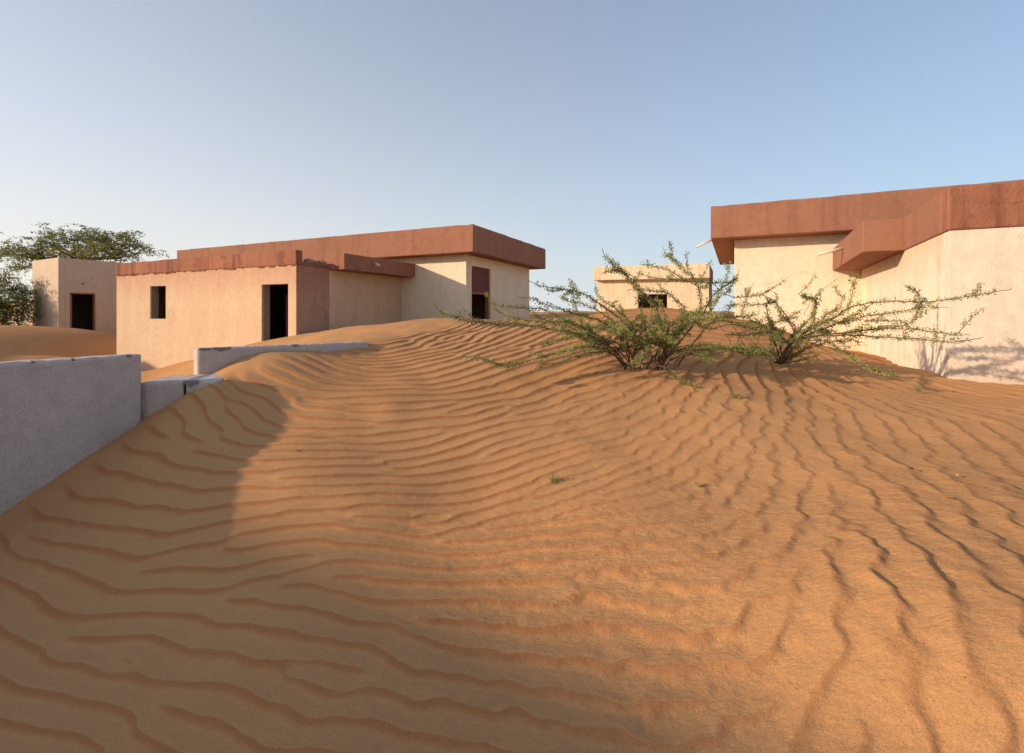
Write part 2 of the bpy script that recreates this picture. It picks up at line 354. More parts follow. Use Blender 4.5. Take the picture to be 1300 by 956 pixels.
LOW = np.clip((2.9-RY)/1.0, 0, 1)*np.clip((RX+1.6)/.8, 0, 1)
IRR = np.clip(.16+.60*RIGHT+.32*LOW, 0, .85)
zc *= np.exp(1j*(fno(3.3, 2.0)*.62+fno(7.0, 3.0)*.36)*IRR)
AMPF = (1-.50*RIGHT+.42*LOW)*np.clip(1+.22*fno(2.0, 1.3)*(.3+.7*IRR), .3, 1.4)
STF = .73+.05*RIGHT
def samp(arr, x, y):
    u = np.clip((x-GX0)/RD, 0, NX-1.001); v = np.clip((y-GY0)/RD, 0, NY-1.001)
    i = u.astype(int); j = v.astype(int); fu = u-i; fv = v-j
    return (arr[j, i]*(1-fu)+arr[j, i+1]*fu)*(1-fv)+(arr[j+1, i]*(1-fu)+arr[j+1, i+1]*fu)*fv
WALL_A = (-3.19, 4.35); WALL_B = (-3.61, 3.56)
def ripple(x, y):
    c = samp(zc, x, y); am = np.clip(np.abs(c)/.75, 0, 1); u = (np.angle(c)/(2*np.pi)) % 1
    lam = samp(LAM, x, y)
    ST = samp(STF, x, y)                       # share of the gentle windward side
    up = u/ST; dn = (1-u)/(1-ST)
    p = np.where(u < ST, .45*up**1.6+.55*(.5-.5*np.cos(np.pi*up*.88))/.965, np.clip(dn, 0, 1)**1.35)
    fade = np.clip((x-GX0)/.8, 0, 1)*np.clip((GX0+NX*RD-x)/1.5, 0, 1)*np.clip((y-GY0)/.3, 0, 1)*np.clip((GY0+NY*RD-y)/1.6, 0, 1)
    # smooth strip along the foot of the long wall
    dwx, dwy = .47, .883
    dist = (x-WALL_B[0])*dwy-(y-WALL_B[1])*dwx
    fade = fade*np.clip((dist-.10)/.30, 0, 1)
    amp = lam*.105*am*fade*samp(AMPF, x, y)
    s = np.clip((u-ST+.03)/.03, 0, 1)*np.clip((1.0-u)/(1-ST)*1.25, 0, 1)      # lee side and trough: red grains plus painted shade
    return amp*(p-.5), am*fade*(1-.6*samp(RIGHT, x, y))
# mesh rows and columns: fine where the ripples are seen, widening to the horizon
def axis(segs):
    a = [segs[0][0]]
    for lo, hi, s0, s1 in segs:
        while a[-1] < hi-1e-6:
            f = (a[-1]-lo)/(hi-lo); a.append(min(hi, a[-1]+s0*(1-f)+s1*f))
    return np.array(a)
def outw(start, first, fac, lim):
    a = []; s = first; x = start
    while x < lim: x += s; s *= fac; a.append(x)
    return a
X = axis([(-4.4, -2.2, .017, .012), (-2.2, 2.5, .0105, .0105), (2.5, 5.8, .012, .02)])
X = np.r_[-np.array(outw(4.6, .04, 1.07, 5000))[::-1], X, outw(5.8, .035, 1.08, 5000)]
Y = axis([(1.2, 3.0, .0085, .0115), (3.0, 6.5, .0115, .022), (6.5, 12.0, .024, .042), (12.0, 18, .06, .16), (18, 40, .2, .7)])
Y = np.r_[1.2-np.array(outw(0, .02, 1.15, 400))[::-1], Y, outw(40, .8, 1.1, 6000)]
GX, GY = np.meshgrid(X, Y)
H = base_h(GX, GY)
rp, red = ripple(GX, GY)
lump = samp(jit, GX, GY)*.0035*np.clip((GX-GX0)/1, 0, 1)*np.clip((8-GX)/1.5, 0, 1)*np.clip((GY-.6)/.5, 0, 1)*np.clip((12.6-GY)/2, 0, 1)
lump += samp(fno(.45, .30), GX, GY)*.015*np.clip((GX-GX0)/1, 0, 1)*np.clip((8-GX)/1.5, 0, 1)*np.clip((GY-.6)/.5, 0, 1)*np.clip((12.6-GY)/3, 0, 1)
nearf = (np.abs(GX) < 20) & (GY > -2) & (GY < 22)
# fine hummocks, stronger in the trodden-looking lower right
roughw = np.clip(.25+.75*np.clip((GX+.9+.35*(3.0-GY))/1.2, 0, 1)*np.clip((4.4-GY)/1.8, 0, 1)+.35*np.clip((2.4-GY)/.8, 0, 1), 0, 1)
hm = np.fft.ifft2(np.fft.fft2(rng.standard_normal((NY, NX)))*np.exp(-((FR-11)/4.5)**2/2)).real; hm /= hm.std()
H = H+rp+lump+samp(hm, GX, GY)*.0008*roughw*np.clip((9-GY)/3, 0, 1)*np.clip((GY-.9)/.3, 0, 1)*(np.abs(GX-.5) < 6)
ny, nx = GX.shape
co = np.empty((ny*nx, 3), np.float32); co[:, 0] = GX.ravel(); co[:, 1] = GY.ravel(); co[:, 2] = H.ravel()+EYE
ii = (np.arange(ny-1)[:, None]*nx+np.arange(nx-1)[None, :]).ravel()
quads = np.stack([ii, ii+1, ii+nx+1, ii+nx], 1).astype(np.int32)
me = bpy.data.meshes.new('sand_ground'); me.vertices.add(len(co)); me.vertices.foreach_set('co', co.ravel())
me.loops.add(quads.size); me.loops.foreach_set('vertex_index', quads.ravel())
me.polygons.add(len(quads)); me.polygons.foreach_set('loop_start', np.arange(0, quads.size, 4, dtype=np.int32))
me.polygons.foreach_set('use_smooth', np.ones(len(quads), bool))
me.update(calc_edges=True)
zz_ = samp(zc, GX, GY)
for nm, arr in (('grain_shade', red), ('rough', roughw), ('ripple_cos', zz_.real), ('ripple_sin', zz_.imag)):
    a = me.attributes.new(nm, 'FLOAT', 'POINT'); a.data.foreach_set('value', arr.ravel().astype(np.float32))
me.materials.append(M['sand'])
so = bpy.data.objects.new('sand_ground', me); C.objects.link(so)
tag(so, 'rippled orange desert sand drifted against the walls and houses', kind='structure')
print('sand verts', len(co))

# ------------------------------------------------------------------ wall builders
class Fr:
    """plan frame: a along u, b along v"""
    def __init__(s, o, u, v): s.o = Vector(o); s.u = Vector(u); s.v = Vector(v)
    def p(s, a, b, z): q = s.o+s.u*a+s.v*b; return (q.x, q.y, z+EYE)
def box(fr, a0, a1, b0, b1, z0, z1):
    v = [fr.p(a, b, z) for z in (z0, z1) for a, b in ((a0, b0), (a1, b0), (a1, b1), (a0, b1))]
    f = [(0, 3, 2, 1), (4, 5, 6, 7), (0, 1, 5, 4), (1, 2, 6, 5), (2, 3, 7, 6), (3, 0, 4, 7)]
    return fix(v, f)
def fix(v, f):
    bm = bmesh.new(); vs = [bm.verts.new(x) for x in v]
    for q in f:
        try: bm.faces.new([vs[i] for i in q])
        except ValueError: pass
    bmesh.ops.recalc_face_normals(bm, faces=bm.faces)
    v = [tuple(x.co) for x in bm.verts]; f = [[x.index for x in q.verts] for q in bm.faces]
    bm.verts.index_update(); f = [[x.index for x in q.verts] for q in bm.faces]; bm.free(); return v, f
def part(name, fr, dims, mat, parent, bevel=.012, label=None):
    v, f = box(fr, *dims); o = mesh_obj(name, v, f, mat, parent, bevel=bevel)
    if label: o['label'] = label
    return o
def wall(name, fr, axis_, s0, s1, c, th, z0, z1, holes, mat, parent, bevel=.004, ragged=0, label=None, jag=0):
    """wall running along a ('a') or b ('b') from s0 to s1; outer face at c, thickness th (signed, inwards); holes (h0,h1,zb,zt)"""
    cuts = {s0, s1}; zc_ = {z0, z1}
    for h in holes: cuts |= {max(s0, h[0]), min(s1, h[1])}; zc_ |= {max(z0, h[2]), min(z1, h[3])}
    if ragged:
        k = max(2, int((s1-s0)/ragged)); cuts |= {s0+(s1-s0)*i/k for i in range(k)}
    cs = sorted(cuts); zs = sorted(zc_)
    cs = [c_ for i, c_ in enumerate(cs) if i == 0 or c_-cs[i-1] > 1e-4]
    vid = {}; V = []; Fc = []
    rj = random.Random(int(s0*100+c*10+z1*7))
    jit_ = {}
    def vert(i, k, side):
        key = (i, k, side)
        if key not in vid:
            zz = zs[k]
            if jag and k == len(zs)-1: zz += jit_.setdefault(i, rj.uniform(-jag, jag))
            cc_ = c+th*side
            vid[key] = len(V); V.append(fr.p(cs[i], cc_, zz) if axis_ == 'a' else fr.p(cc_, cs[i], zz))
        return vid[key]
    def solid(i, k):
        if i < 0 or k < 0 or i >= len(cs)-1 or k >= len(zs)-1: return False
        m = (cs[i]+cs[i+1])/2; zm = (zs[k]+zs[k+1])/2
        return not any(h[0] < m < h[1] and h[2] < zm < h[3] for h in holes)
    for i in range(len(cs)-1):
        for k in range(len(zs)-1):
            if not solid(i, k): continue
            for s in (0, 1): Fc.append((vert(i, k, s), vert(i+1, k, s), vert(i+1, k+1, s), vert(i, k+1, s)))
            if not solid(i-1, k): Fc.append((vert(i, k, 0), vert(i, k, 1), vert(i, k+1, 1), vert(i, k+1, 0)))
            if not solid(i+1, k): Fc.append((vert(i+1, k, 0), vert(i+1, k, 1), vert(i+1, k+1, 1), vert(i+1, k+1, 0)))
            if not solid(i, k-1): Fc.append((vert(i, k, 0), vert(i+1, k, 0), vert(i+1, k, 1), vert(i, k, 1)))
            if not solid(i, k+1): Fc.append((vert(i, k+1, 0), vert(i+1, k+1, 0), vert(i+1, k+1, 1), vert(i, k+1, 1)))
    V, Fc = fix(V, Fc)
    o = mesh_obj(name, V, Fc, mat, parent, bevel=bevel)
    if label: o['label'] = label
    return o
def tube(path, radii, sides=5):
    V = []; Fc = []
    path = [Vector(p) for p in path]
    for i, p in enumerate(path):
        t = (path[min(i+1, len(path)-1)]-path[max(i-1, 0)])
        if t.length < 1e-7: t = Vector((0, 0, 1))
        t.normalize(); a = t.orthogonal().normalized(); b = t.cross(a)
        for k in range(sides):
            an = 2*math.pi*k/sides; V.append(p+(a*math.cos(an)+b*math.sin(an))*radii[i])
    for i in range(len(path)-1):
        for k in range(sides):
            k2 = (k+1) % sides; Fc.append((i*sides+k, i*sides+k2, (i+1)*sides+k2, (i+1)*sides+k))
    Fc.append(tuple(range(sides))[::-1]); Fc.append(tuple((len(path)-1)*sides+k for k in range(sides)))
    return V, Fc

def worn_box(name, fr, a0, a1, b0, b1, z0, z1, mat, parent, seed, amp=.007):
    r_ = random.Random(seed); V = []; Fc = []; n_ = int((a1-a0)/.22)+1; m_ = int((b1-b0)/.22)+1
    ring = [(a0+(a1-a0)*i/n_, b0) for i in range(n_)]+[(a1, b0+(b1-b0)*i/m_) for i in range(m_)]+[(a1-(a1-a0)*i/n_, b1) for i in range(n_)]+[(a0, b1-(b1-b0)*i/m_) for i in range(m_)]
    lv = [(z0, 0), (z0+.02, -.012), (z1-.03, -.010), (z1-.008, 0), (z1, .03)]; ca, cb_ = (a0+a1)/2, (b0+b1)/2
    wob = [(r_.uniform(-1, 1)*amp, r_.uniform(-1, 1)*amp) for _ in ring]
    for k, (z, ins) in enumerate(lv):
        for i, (a, b) in enumerate(ring):
            w1, w2 = wob[i]; e = ins+w1*.6
            aa = a+(e if a <= a0 else -e if a >= a1 else 0); bb = b+(e if b <= b0 else -e if b >= b1 else 0)
            dz = (w2 if k > 1 else w2*.35)-(r_.uniform(.005, .03) if k > 2 and r_.random() < .05 else 0)
            V.append(fr.p(aa, bb, z+dz))
    L_ = len(ring)
    for k in range(len(lv)-1):
        for i in range(L_): j = (i+1) % L_; Fc.append((k*L_+i, k*L_+j, (k+1)*L_+j, (k+1)*L_+i))
    Fc.append(tuple(range(L_))); Fc.append(tuple((len(lv)-1)*L_+i for i in range(L_)))
    V, Fc = fix(V, Fc); return mesh_obj(name, V, Fc, mat, parent)

# ------------------------------------------------------------------ left house: main block and low wing
ZB = -2.6
f1 = Fr((-1.14, 14.6), (-.9, .436), (.4, .917))
h1 = thing('house', (f1.p(7, 3, -2.2)), 'abandoned house with long red brown roof band and low peach wing, left of the shrubs', 'house')
worn_box('roof', f1, 0, 14, 0, 6.2, 1.79, 2.60, M['red_paint'], h1, 1)
wall('wall', f1, 'a', .5, 13.5, .5, .22, ZB, 1.788, [], M['wall_cream'], h1)
wall('wall', f1, 'b', .722, 5.478, .5, .22, ZB, 1.788, [(.86, 2.2, -2.4, 1.48)], M['wall_cream'], h1)
wall('wall', f1, 'a', .5, 13.5, 5.7, -.22, ZB, 1.788, [(3.3, 4.3, -.2, .74)], M['wall_cream'], h1)
wall('wall', f1, 'b', .722, 5.478, 13.5, -.22, ZB, 1.788, [], M['wall_cream'], h1)
part('transom_panel', f1, (.56, .62, .862, 2.198, .69, 1.478), M['maroon'], h1, .006, 'maroon board filling the top of the doorway')
fr_ = thing('door_frame', (0, 0, 0), None, None); fr_.parent = h1
fr_.location = Vector(f1.p(.6, .9, -2))-h1.location
part('head', f1, (.55, .66, .862, 2.198, .61, .688), M['wood'], fr_, .005)
part('jamb', f1, (.55, .66, 2.09, 2.197, -2.3, .608), M['wood'], fr_, .005)
part('jamb', f1, (.55, .66, .863, .93, -2.3, .608), M['wood'], fr_, .005)
# wing
wa, wb = 2.92, -3.82
wall('wing_wall', f1, 'a', wa, 10.82, wb, .22, ZB, 1.195, [(3.20, 4.16, -2.4, .74), (8.25, 9.02, -.158, .81)], M['wall_wing'], h1, label='peach front wall of the low wing with a window and a doorway')
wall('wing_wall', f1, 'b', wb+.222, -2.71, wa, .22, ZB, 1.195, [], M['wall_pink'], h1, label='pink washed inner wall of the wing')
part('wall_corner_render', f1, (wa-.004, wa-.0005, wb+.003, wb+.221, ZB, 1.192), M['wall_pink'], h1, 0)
wall('wing_wall', f1, 'b', -2.708, .498, wa, .22, ZB, 1.155, [], M['wall_tan'], h1, label='tan inner wall of the wing under the canopy')
wall('wing_wall', f1, 'b', wb+.222, .498, 10.82, -.22, ZB, 1.195, [], M['wall_wing'], h1)
part('door_lining', f1, (4.13, 4.158, wb+.02, wb+.23, -2.4, .738), M['jamb'], h1, .004, 'bare grey concrete lining of the doorway')
part('window_lining', f1, (8.99, 9.018, wb+.02, wb+.23, -.156, .808), M['jamb'], h1, .004)
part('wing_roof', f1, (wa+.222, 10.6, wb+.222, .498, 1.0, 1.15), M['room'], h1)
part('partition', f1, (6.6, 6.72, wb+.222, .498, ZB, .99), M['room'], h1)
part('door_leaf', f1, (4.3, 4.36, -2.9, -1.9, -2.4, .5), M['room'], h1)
wall('parapet', f1, 'a', wa-.02, 10.84, wb-.025, .21, 1.197, 1.565, [], M['red_paint_old'], h1, .02, ragged=.35, jag=.012, label='stained faded red parapet with crumbling lower edge')
wall('parapet', f1, 'b', wb+.187, -2.715, wa-.02, .18, 1.197, 1.30, [], M['red_paint_old'], h1, .012, ragged=.12, jag=.035, label='low broken stretch of parapet')
wall('parapet', f1, 'b', wb+.187, .498, 10.84, -.2, 1.197, 1.56, [], M['red_paint_old'], h1, .02)
part('canopy', f1, (wa-.53, wa+.2, -2.71, .496, 1.157, 1.58), M['red_paint'], h1, .015, 'dark red canopy projecting over the inner wall')
v, f = tube([f1.p(wa-.75, -1.55, 1.35), f1.p(wa-.5, -1.5, 1.42)], [.035, .035], 8); mesh_obj('drain_pipe', v, f, M['pipe'], h1, True)
# rubble where the parapet broke
for k in range(16):
    b_ = random.uniform(-3.5, -2.75); a_ = random.uniform(wa+.02, wa+.2); s_ = random.uniform(.03, .09)
    v, f = box(f1, a_-s_, a_+s_*.8, b_-s_, b_+s_, 1.27, 1.31+s_*.7)
    v = [(x+random.uniform(-.02, .02), y+random.uniform(-.02, .02), z_+random.uniform(-.02, .02)) for x, y, z_ in v]
    mesh_obj('rubble', v, f, M['jamb'], h1)
# crumbled edge flakes under the parapet
for k in range(70):
    a_ = random.uniform(3.0, 10.7); s_ = random.uniform(.012, .06)
    v, f = box(f1, a_-s_*1.6, a_+s_*1.6, wb-.024, wb-.004, 1.193-s_*.45, 1.198)
    v = [(x, y, z_+(random.uniform(-.015, .015) if z_ < EYE+1.19 else 0)) for x, y, z_ in v]
    mesh_obj('paint_flake', v, f, M['red_paint_old'], h1)

# ------------------------------------------------------------------ right house
f2 = Fr((4.7, 11.9), (.9, -.436), (.407, .914))
h2 = thing('house', f2.p(6, 3, -2.2), 'large cream house with thick red brown roof band, at right behind the shrubs', 'house')
worn_box('roof', f2, 0, 14, 0, 7.0, 1.77, 2.53, M['red_paint'], h2, 2)
wall('wall', f2, 'a', .5, 13.5, .5, .22, ZB, 1.768, [], M['wall_cream'], h2)
wall('wall', f2, 'b', .722, 6.278, .5, .22, ZB, 1.768, [], M['wall_cream'], h2)
wall('wall', f2, 'a', .5, 13.5, 6.5, -.22, ZB, 1.768, [], M['wall_cream'], h2)
wall('wall', f2, 'b', .722, 6.278, 13.5, -.22, ZB, 1.768, [], M['wall_cream'], h2)
P2 = f2.p(3.04, .5, 0)
f2w = Fr(P2[:2], (.9, -.436), (.447, .894))             # wing frame: inner wall along -v from the junction
wall('wing_wall', f2w, 'b', -5.658, -.003, 0, .22, ZB, .948, [], M['wall_streaked'], h2)
wall('wing_wall', f2w, 'a', 0, 8, -5.88, .22, ZB, .948, [], M['wall_stucco'], h2, label='stippled stucco end wall of the wing')
wall('parapet', f2w, 'b', -5.658, -3.865, -.02, .24, .95, 1.44, [], M['red_paint'], h2, .02)
wall('parapet', f2w, 'a', -.02, 8, -5.90, .24, .95, 1.44, [], M['red_paint_old'], h2, .02, label='weathered dark streaked parapet at the wing end')
part('wing_roof', f2w, (.224, 8, -5.63, -.003, .7, .9), M['room'], h2)
part('wing_wall', f2w, (7.8, 8.0, -5.63, -.003, ZB, .69), M['wall_cream'], h2)
part('canopy', f2w, (-.53, .2, -3.86, -.004, .952, 1.44), M['red_paint'], h2, .015, 'red brown canopy in the corner between house and wing')
v, f = tube([f2w.p(-.95, -1.75, 1.16), f2w.p(-.5, -1.7, 1.27)], [.03, .03], 8); mesh_obj('drain_pipe', v, f, M['pipe'], h2, True)
v, f = tube([f2.p(-.42, 1.3, 1.75), f2.p(.02, 1.3, 1.95)], [.03, .03], 8); mesh_obj('drain_pipe', v, f, M['pipe'], h2, True)

# ------------------------------------------------------------------ small house in the gap
f3 = Fr((10.0, 25.5), (-.946, .324), (.40, .917))
h3 = thing('house', f3.p(3, 2, -2), 'small distant tan house with flat roof, half buried between the two larger houses', 'house')
wall('roof', f3, 'a', 0, 5.9, 0, .5, 1.80, 2.55, [], M['tan_wall'], h3, .03)
part('roof', f3, (0, 5.9, .502, 5.0, 1.80, 2.545), M['red_paint'], h3, .03)
wall('wall', f3, 'a', .05, 5.75, .35, .22, ZB, 1.798, [(2.1, 3.6, -.5, 1.08)], M['tan_wall'], h3)
wall('wall', f3, 'b', .572, 4.6, .05, .22, ZB, 1.798, [], M['red_paint'], h3, label='dark brown side wall')
wall('wall', f3, 'b', .572, 4.6, 5.75, -.22, ZB, 1.798, [], M['tan_wall'], h3)
wall('wall', f3, 'a', .05, 5.75, 4.82, -.22, ZB, 1.798, [(1.2, 1.9, .2, 1.0)], M['tan_wall'], h3)
part('lintel', f3, (2.0, 3.7, .31, .36, 1.02, 1.10), M['pipe'], h3, .004)

# ------------------------------------------------------------------ pale outbuilding, far left
f4 = Fr((-16.2, 18.0), (-.87, .5), (.43, .9))
h4 = thing('outbuilding', f4.p(1, 2, -2), 'pale cube shaped outbuilding with a dark framed doorway, beside the tree at far left', 'building')
wall('wall', f4, 'a', 0, 2.35, 0, .2, ZB, 2.0, [], M['white_wall'], h4)
wall('wall', f4, 'b', .202, 4.5, 0, .2, ZB, 2.0, [(.35, 1.12, -2.4, .76)], M['white_wall'], h4)
wall('wall', f4, 'b', .202, 4.5, 2.35, -.2, ZB, 2.0, [], M['white_wall'], h4)
wall('wall', f4, 'a', .202, 2.148, 4.5, -.2, ZB, 2.0, [], M['white_wall'], h4)
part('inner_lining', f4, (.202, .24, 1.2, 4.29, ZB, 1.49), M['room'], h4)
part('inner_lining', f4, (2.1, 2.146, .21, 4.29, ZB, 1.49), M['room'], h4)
part('roof', f4, (.202, 2.148, .202, 4.298, 1.5, 1.7), M['white_wall'], h4)
fr4 = thing('door_frame', (0, 0, 0), None, None); fr4.parent = h4; fr4.location = Vector(f4.p(.1, .5, -2))-h4.location
part('head', f4, (-.02, .1, .352, 1.118, .71, .757), M['wood'], fr4, .004)
part('jamb', f4, (-.02, .1, .352, .395, -2.3, .678), M['wood'], fr4, .004)
part('jamb', f4, (-.02, .1, 1.075, 1.117, -2.3, .678), M['wood'], fr4, .004)
v, f = tube([f4.p(-.06, .72, 1.1), f4.p(.05, .72, 1.12)], [.03, .03], 8); mesh_obj('pipe_stub', v, f, M['chip'], h4, True)
f5 = Fr((-17.5, 24.0), (-1, .05), (.05, 1))
bw = thing('boundary_wall', f5.p(4, 0, -1.5), 'low tan boundary wall seen under the tree at the far left edge', 'wall')
wall('wall_panel', f5, 'a', 0, 12, 0, .2, -2, .52, [], M['tan_wall'], bw)
part('coping', f5, (-.03, 12.03, -.03, .23, .522, .58), M['white_wall'], bw)

# ------------------------------------------------------------------ unseen two-storey block added past the left edge, shading the lower left sand
f6 = Fr((-27.0, -3.58), (.80, -.60), (-.60, -.80))
shade_h6 = thing('house', f6.p(5, 3, -2.2), 'unseen two storey cream house added outside the frame at left to shade the lower left sand', 'house')
wall('wall', f6, 'a', 0, 13, 0, .25, ZB, 5.45, [(1.5, 2.6, -1.2, .1), (5, 6.1, -1.2, .1), (9, 10.1, -1.2, .1), (1.5, 2.6, 2.0, 3.3), (5, 6.1, 2.0, 3.3), (9, 10.1, 2.0, 3.3)], M['wall_cream'], shade_h6)
wall('wall', f6, 'a', 0, 13, 6, -.25, ZB, 5.45, [], M['wall_cream'], shade_h6)
wall('wall', f6, 'b', .252, 5.748, 0, .25, ZB, 5.45, [], M['wall_cream'], shade_h6)
wall('wall', f6, 'b', .252, 5.748, 13, -.25, ZB, 5.45, [], M['wall_cream'], shade_h6)
part('roof', f6, (-.3, 13.3, -.05, 6.3, 5.452, 6.3), M['red_paint'], shade_h6, .02)

f7 = Fr((-21.5, 12.0), (-.12, -.99), (-.99, .12))  # unseen second house, added out of frame to shade the left dune
shade_h7 = thing('house', f7.p(2, 2, -2.2), 'unseen cream house added outside the frame at far left to shade the dune behind the long wall', 'house')
wall('wall', f7, 'a', 0, 5.5, 0, .25, ZB, 1.1, [(1.5, 2.6, -1.2, .1)], M['wall_cream'], shade_h7)
wall('wall', f7, 'a', 0, 5.5, 4, -.25, ZB, 1.1, [], M['wall_cream'], shade_h7)
wall('wall', f7, 'b', .252, 3.748, 0, .25, ZB, 1.1, [], M['wall_cream'], shade_h7)
wall('wall', f7, 'b', .252, 3.748, 5.5, -.25, ZB, 1.1, [], M['wall_cream'], shade_h7)
part('roof', f7, (-.2, 5.7, -.2, 4.2, 1.102, 1.7), M['red_paint'], shade_h7, .02)

# ------------------------------------------------------------------ garden walls in the sand
d = Vector((.47, .883)).normalized(); fA = Fr((-3.19, 4.35), (-d.x, -d.y), (-d.y, d.x))
def slab(name, fr, a0, a1, th, z0, z1, parent, na=40, rough_top=.004, mat=None):
    """wall with softly worn, slightly uneven arrises"""
    prof = [(0, z0), (0, z1-.025), (.008, z1-.008), (.025, z1), (th-.025, z1), (th-.008, z1-.008), (th, z1-.025), (th, z0)]
    V = []; Fc = []; m = len(prof); r_ = random.Random(int(a0*10+z1*100+5))
    xs = [a0, a0+.006, a0+.02]+[a0+.02+(a1-a0-.04)*i/na for i in range(1, na)]+[a1-.02, a1-.006, a1]
    for i, a in enumerate(xs):
        e = {0: .022, 1: .008, len(xs)-2: .008, len(xs)-1: .022}.get(i, 0)
        for b, z in prof:
            bb = min(max(b, e), th-e); zz = min(z, z1-e) if z > z0 else z
            j = r_.uniform(-1, 1)*rough_top if z > z0+.1 else 0
            V.append(fr.p(a, bb+r_.uniform(-1, 1)*rough_top*.4, zz+j))
    for i in range(len(xs)-1):
        for k in range(m):
            k2 = (k+1) % m; Fc.append((i*m+k, i*m+k2, (i+1)*m+k2, (i+1)*m+k))
    Fc.append(tuple(range(m))); Fc.append(tuple((len(xs)-1)*m+k for k in range(m)))
    V, Fc = fix(V, Fc); return mesh_obj(name, V, Fc, mat or M['concrete'], parent, smooth=False)
def chip(fr, a, z, wa_, hz, parent, seed):
    """bare patch where the render has come off the arris"""
    r_ = random.Random(seed); V = []; Fc = []; k = 9
    top = [(a-wa_/2+wa_*i/k, r_.uniform(.01, .035)) for i in range(k+1)]
    for i, (x, dp) in enumerate(top):
        e = math.sin(math.pi*i/k)
        V += [fr.p(x, .016+.012*e*r_.uniform(.5, 1), z+.0045), fr.p(x, .008, z-.001), fr.p(x, -.004, z-.012), fr.p(x, -.004, z-.014-hz*e*r_.uniform(.5, 1))]
    for i in range(k):
        for j in range(3): Fc.append((i*4+j, i*4+j+1, i*4+j+5, i*4+j+4))
    return mesh_obj('chipped_patch', V, Fc, M['chip'], parent)
g1 = thing('garden_wall', fA.p(1.5, .09, -1.6), 'long pale grey rendered wall rising from the sand at the left edge', 'wall')
slab('wall_panel', fA, 0, 5.0, .20, -2.4, -.352, g1, 90)
chip(fA, .10, -.352, .035, .006, g1, 3); chip(fA, .48, -.352, .02, .004, g1, 4); chip(fA, .72, -.352, .02, .004, g1, 7)
d2_ = Vector((1.30, 1.19)).normalized(); fB = Fr((-3.14, 5.03), (d2_.x, d2_.y), (-d2_.y, d2_.x))
g2 = thing('garden_wall', fB.p(.8, .09, -1.2), 'low pale wall sinking into the dune beyond the gap, chipped along its top', 'wall')
slab('wall_panel', fB, 0, 1.84, .20, -1.6, -.352, g2, 50)
chip(fB, .22, -.352, .17, .03, g2, 11); chip(fB, .07, -.352, .10, .012, g2, 12); chip(fB, .95, -.352, .06, .012, g2, 13)
# low threshold blocks in the gap
ta, tb = at(179, 487, 4.40), at(290, 485, 4.52)
dt = Vector((tb.x-ta.x, tb.y-ta.y)).normalized(); fT = Fr((ta.x, ta.y), (dt.x, dt.y), (-dt.y, dt.x))
g3 = thing('gate_threshold', fT.p(.3, .2, -1), 'low pale concrete threshold with a dark crack, in the gap between the two garden walls', 'threshold')
lc = .345
slab('block', fT, -.015, lc-.006, .55, -1.6, -.60, g3, 8)
slab('block', fT, lc+.006, .60, .55, -1.6, -.60, g3, 12)
v, f = box(fT, lc-.008, lc+.008, .012, .53, -1.6, -.615); mesh_obj('crack', v, f, M['crack'], g3)
chip(fT, lc+.05, -.60, .13, .05, g3, 21)

# ------------------------------------------------------------------ shrubs
def catmull(p, step):
    out = []
    q = [2*p[0]-p[1]]+list(p)+[2*p[-1]-p[-2]]
    for i in range(1, len(q)-2):
        a, b, c, d_ = q[i-1:i+3]; k = max(2, int((c-b).length/step))
        for j in range(k):
            t = j/k
            out.append(.5*((2*b)+(c-a)*t+(2*a-5*b+4*c-d_)*t*t+(3*b-a-3*c+d_)*t**3))
    out.append(p[-1]); return out
def leaves_along(path, dens, size, r_, reach, V, Fc, bare_tip=.08):
    """tiny leaflets in tufts at close nodes along a stem; returns nothing, fills V/Fc"""
    L = [0]
    for a, b in zip(path[:-1], path[1:]): L.append(L[-1]+(b-a).length)
    tot = L[-1]; s = r_.uniform(0, dens); i = 0
    while s < tot*(1-bare_tip):
        while i < len(L)-2 and L[i+1] < s: i += 1
        t = (s-L[i])/max(1e-6, L[i+1]-L[i]); p = path[i].lerp(path[i+1], t); dr = (path[i+1]-path[i]).normalized()
        a = dr.orthogonal().normalized(); b = dr.cross(a); an = r_.uniform(0, 6.28)
        out = (a*math.cos(an)+b*math.sin(an)+dr*.3).normalized()
        ln = reach*r_.uniform(.35, 1.0)
        for k in range(r_.choice((2, 3, 3, 4))):
            q = p+out*ln*(k+1)/4+Vector((r_.gauss(0, .4), r_.gauss(0, .4), r_.gauss(0, .4)))*size
            e = (out+Vector((r_.gauss(0, .7), r_.gauss(0, .7), r_.gauss(0, .6)+.2))).normalized()
            w_ = e.cross(Vector((r_.gauss(0, 1), r_.gauss(0, 1), r_.gauss(0, 1)))).normalized()
            l_ = size*r_.uniform(.6, 1.2); i0 = len(V)
            V += [q, q+e*l_*.5+w_*l_*.36, q+e*l_, q+e*l_*.5-w_*l_*.36]; Fc.append((i0, i0+1, i0+2, i0+3))
        s += dens*r_.uniform(.5, 1.5)
